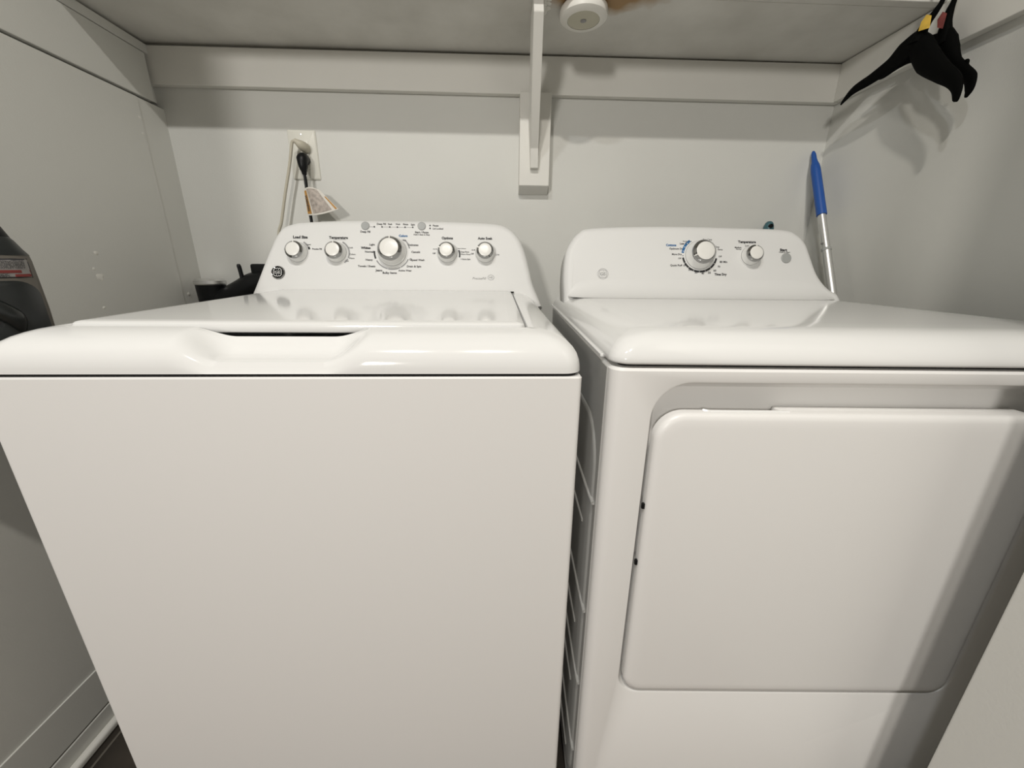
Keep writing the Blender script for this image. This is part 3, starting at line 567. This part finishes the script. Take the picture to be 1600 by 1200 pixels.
def hs(x, z, out):   # point on the front of the housing
    z_ = max(ZS[0], min(ZS[-1], z)); i = max(k for k in range(len(ZS)-1) if ZS[k] <= z_+1e-9); f = (z_-ZS[i])/(ZS[i+1]-ZS[i])
    w_ = WS[i]+(WS[i+1]-WS[i])*f; d = DS[i]+(DS[i+1]-DS[i])*f; q = min(0.997, abs(x)/w_)
    return Vector((x, -d*(1-q**4)**0.25-out, z))
def overlay(P, out, n=14):
    bb = bmesh.new(); cx = sum(p[0] for p in P)/len(P); cz = sum(p[1] for p in P)/len(P)
    L_ = []
    for k in range(n, 0, -1): L_.append([hs(cx+(x-cx)*k/n, cz+(z-cz)*k/n, out if k < n else out*0.2) for x, z in P])
    loft(bb, L_, False, True); return bb
tk = rr(-0.0895, 0.0895, 0.865, 0.9735, 0.022, 8, nx=20, ny=10)
obj('smoked_tank', overlay(tk, 0.003), 'charcoal', t)
b = bmesh.new(); tube(b, [hs(0.012, 0.958, 0.001), hs(0.035, 0.945, 0.006), hs(0.055, 0.925, 0.006), hs(0.060, 0.905, 0.001)], [0.004, 0.012, 0.012, 0.004], 12); obj('tank_latch', b, 'charcoal', t)
def quad(xl, xr, z0, z1):
    n = 12; return [(xl+(xr-xl)*i/n, z0) for i in range(n)]+[(xr, z0+(z1-z0)*i/4) for i in range(4)]+[(xr+(xl-xr)*i/n, z1) for i in range(n)]+[(xl, z1+(z0-z1)*i/4) for i in range(4)]
lb = obj('warning_label', overlay(quad(-0.080, 0.0875, 0.9770, 1.0035), 0.0008), 'ink', t)
obj('label_face', overlay(quad(-0.079, 0.0865, 0.9780, 1.0015), 0.0013), 'labelgrey', lb)
obj('red_bar', overlay(quad(-0.079, 0.0865, 0.9836, 0.9880), 0.0018, 8), 'labelred', lb)
obj('red_bar', overlay(quad(0.0700, 0.0865, 0.9785, 0.9825), 0.0018, 6), 'labelred', lb)
def words(z, x0, x1, st):
    q = bmesh.new(); text(q, st, (x0+x1)/2, z, x1-x0, Matrix(((1, 0, 0, 0), (0, 0, 0, 0), (0, 1, 0, 0), (0, 0, 0, 1))), 0, 0.0)
    for v in q.verts: v.co = hs(v.co.x, v.co.z, 0.0019)
    obj('label_lettering', q, 'ink', lb, smooth=False)
for z, st in ((0.9995, 'WARNING  TO REDUCE THE RISK OF FIRE, ELECTRIC SHOCK OR INJURY READ ALL INSTRUCTIONS'), (0.9973, 'READ THE OPERATING INSTRUCTIONS BEFORE USE.  DO NOT LEAVE THE CLEANER PLUGGED IN'), (0.9951, 'UNPLUG FROM OUTLET WHEN NOT IN USE AND BEFORE SERVICING OR CLEANING THE TANKS'), (0.9929, 'USE INDOORS ONLY.  USE ONLY THE CLEANING PRODUCTS INTENDED FOR USE WITH IT'), (0.9907, 'DO NOT IMMERSE.  KEEP AWAY FROM CHILDREN.  CONNECT TO A GROUNDED OUTLET ONLY')): words(z, -0.076, 0.083, st)
words(0.9822, -0.076, 0.066, 'AVERTISSEMENT  POUR REDUIRE LE RISQUE D INCENDIE OU DE CHOC'); words(0.9797, -0.076, 0.066, 'LIRE LE MODE D EMPLOI AVANT UTILISATION.  DEBRANCHER APRES')
b = bmesh.new(); tube(b, [(0.055, 0.010, 0.80), (0.076, 0.034, 0.70), (0.080, 0.036, 0.4), (0.080, 0.036, 0.05)], 0.016, 14); obj('lower_frame', b, 'black', t)
b = bmesh.new(); box(b, -0.085, 0.115, 0.120, 0.245, 0.0, 0.06, 0.012, 3, Matrix.Rotation(-PHI, 4, 'Z')); obj('floor_head', b, 'black', t)

# ------------------------------------------------------------------ hangers hooked over the front edge of the shelf
def hanger(name, label, x, hook_y, LArm, RArm, neck, body_pts, sticker, notch=()):
    t = thing(name, label, 'hanger', (x, hook_y, 1.56), group='black coat hangers')
    b = bmesh.new()
    def V(l): return [Vector((x+(p[3] if len(p) > 3 else 0), p[0], p[1])) for p in l]
    tube(b, V(LArm), [p[2] for p in LArm], 14, flat=((1, 0, 0), 0.5))
    tube(b, V(RArm), [p[2] for p in RArm], 14, flat=((1, 0, 0), 0.5))
    tube(b, V(neck), [p[2] for p in neck], 12, flat=((1, 0, 0), 0.8))
    if body_pts: tube(b, V(body_pts), [p[2] for p in body_pts], 14, flat=((1, 0, 0), 0.5))
    obj('hanger_body', b, 'blackfelt', t)
    for k, (yy, zz) in enumerate(notch):
        b = bmesh.new(); q = 1 if k == 0 else -1
        tube(b, [(x, yy, zz-0.006), (x, yy, zz+0.004), (x, yy-0.006*q*0.8, zz+0.006), (x, yy-0.009*q*0.8, zz+0.001)], [0.003, 0.0026, 0.002, 0.0014], 8); obj('strap_hook', b, 'blackfelt', t)
    (mt, P4) = sticker
    b = bmesh.new(); n0 = [Vector((x+p[2], p[0], p[1])) for p in P4]
    loft(b, [n0, [p+Vector((-0.0012, 0, 0)) for p in n0]]); obj('size_sticker', b, mt, t, smooth=False)
    return t
hanger('coat_hanger', 'black coat hanger with a yellow sticker, hooked over the shelf at the right', 0.868, 0.52,
       [(0.4805, 1.4510, 0.012), (0.4992, 1.4510, 0.020), (0.5207, 1.4432, 0.0215), (0.5472, 1.4308, 0.0155), (0.5900, 1.4213, 0.0120), (0.6306, 1.4160, 0.0095), (0.6535, 1.4034, 0.0055), (0.6628, 1.3956, 0.0022)],
       [(0.4931, 1.4510, 0.016), (0.4808, 1.4327, 0.022), (0.4584, 1.4014, 0.022), (0.4250, 1.3694, 0.0165), (0.3978, 1.3460, 0.0130), (0.3855, 1.3276, 0.0095), (0.3814, 1.3091, 0.0060), (0.3819, 1.3042, 0.003)],
       [(0.5400, 1.5650, 0.0026), (0.530, 1.580, 0.0028), (0.505, 1.582, 0.0028), (0.478, 1.5600, 0.0030), (0.4600, 1.5250, 0.0036), (0.4629, 1.5018, 0.0046), (0.4713, 1.4880, 0.0062), (0.4821, 1.4768, 0.0080), (0.4903, 1.4638, 0.0110), (0.4930, 1.4470, 0.016)],
       None, ('yellow', [(0.4859, 1.4627, -0.0105), (0.4859, 1.4782, -0.009), (0.4795, 1.4870, -0.008), (0.4688, 1.4802, -0.0085), (0.4640, 1.4578, -0.0105)]))
hanger('coat_hanger', 'black coat hanger with a faded red sticker, nearer the right wall', 0.897, 0.50,
       [(0.500, 1.440, 0.014), (0.530, 1.446, 0.018), (0.560, 1.440, 0.012), (0.590, 1.431, 0.0080), (0.605, 1.430, 0.003)],
       [(0.4700, 1.4520, 0.014), (0.4600, 1.4300, 0.020), (0.4480, 1.4080, 0.0185), (0.4300, 1.3860, 0.0110), (0.4075, 1.3640, 0.0095), (0.3935, 1.3470, 0.0105), (0.3890, 1.3290, 0.0080), (0.3905, 1.3190, 0.0045), (0.391, 1.315, 0.002)],
       [(0.5400, 1.5670, 0.0026), (0.525, 1.586, 0.0028), (0.500, 1.585, 0.0028), (0.474, 1.5600, 0.0030), (0.4640, 1.5300, 0.0036), (0.4687, 1.5055, 0.0050), (0.4720, 1.4894, 0.0075), (0.4722, 1.4726, 0.0090), (0.4700, 1.4544, 0.0120), (0.4640, 1.4300, 0.017)],
       [(0.505, 1.452, 0.012), (0.485, 1.440, 0.020), (0.466, 1.425, 0.014)], ('red', [(0.4790, 1.4790, -0.0125), (0.4750, 1.4900, -0.010), (0.4660, 1.4830, -0.010), (0.4610, 1.4560, -0.015), (0.4710, 1.4620, -0.0160)]), notch=((0.4300, 1.3900), (0.4080, 1.3770)))
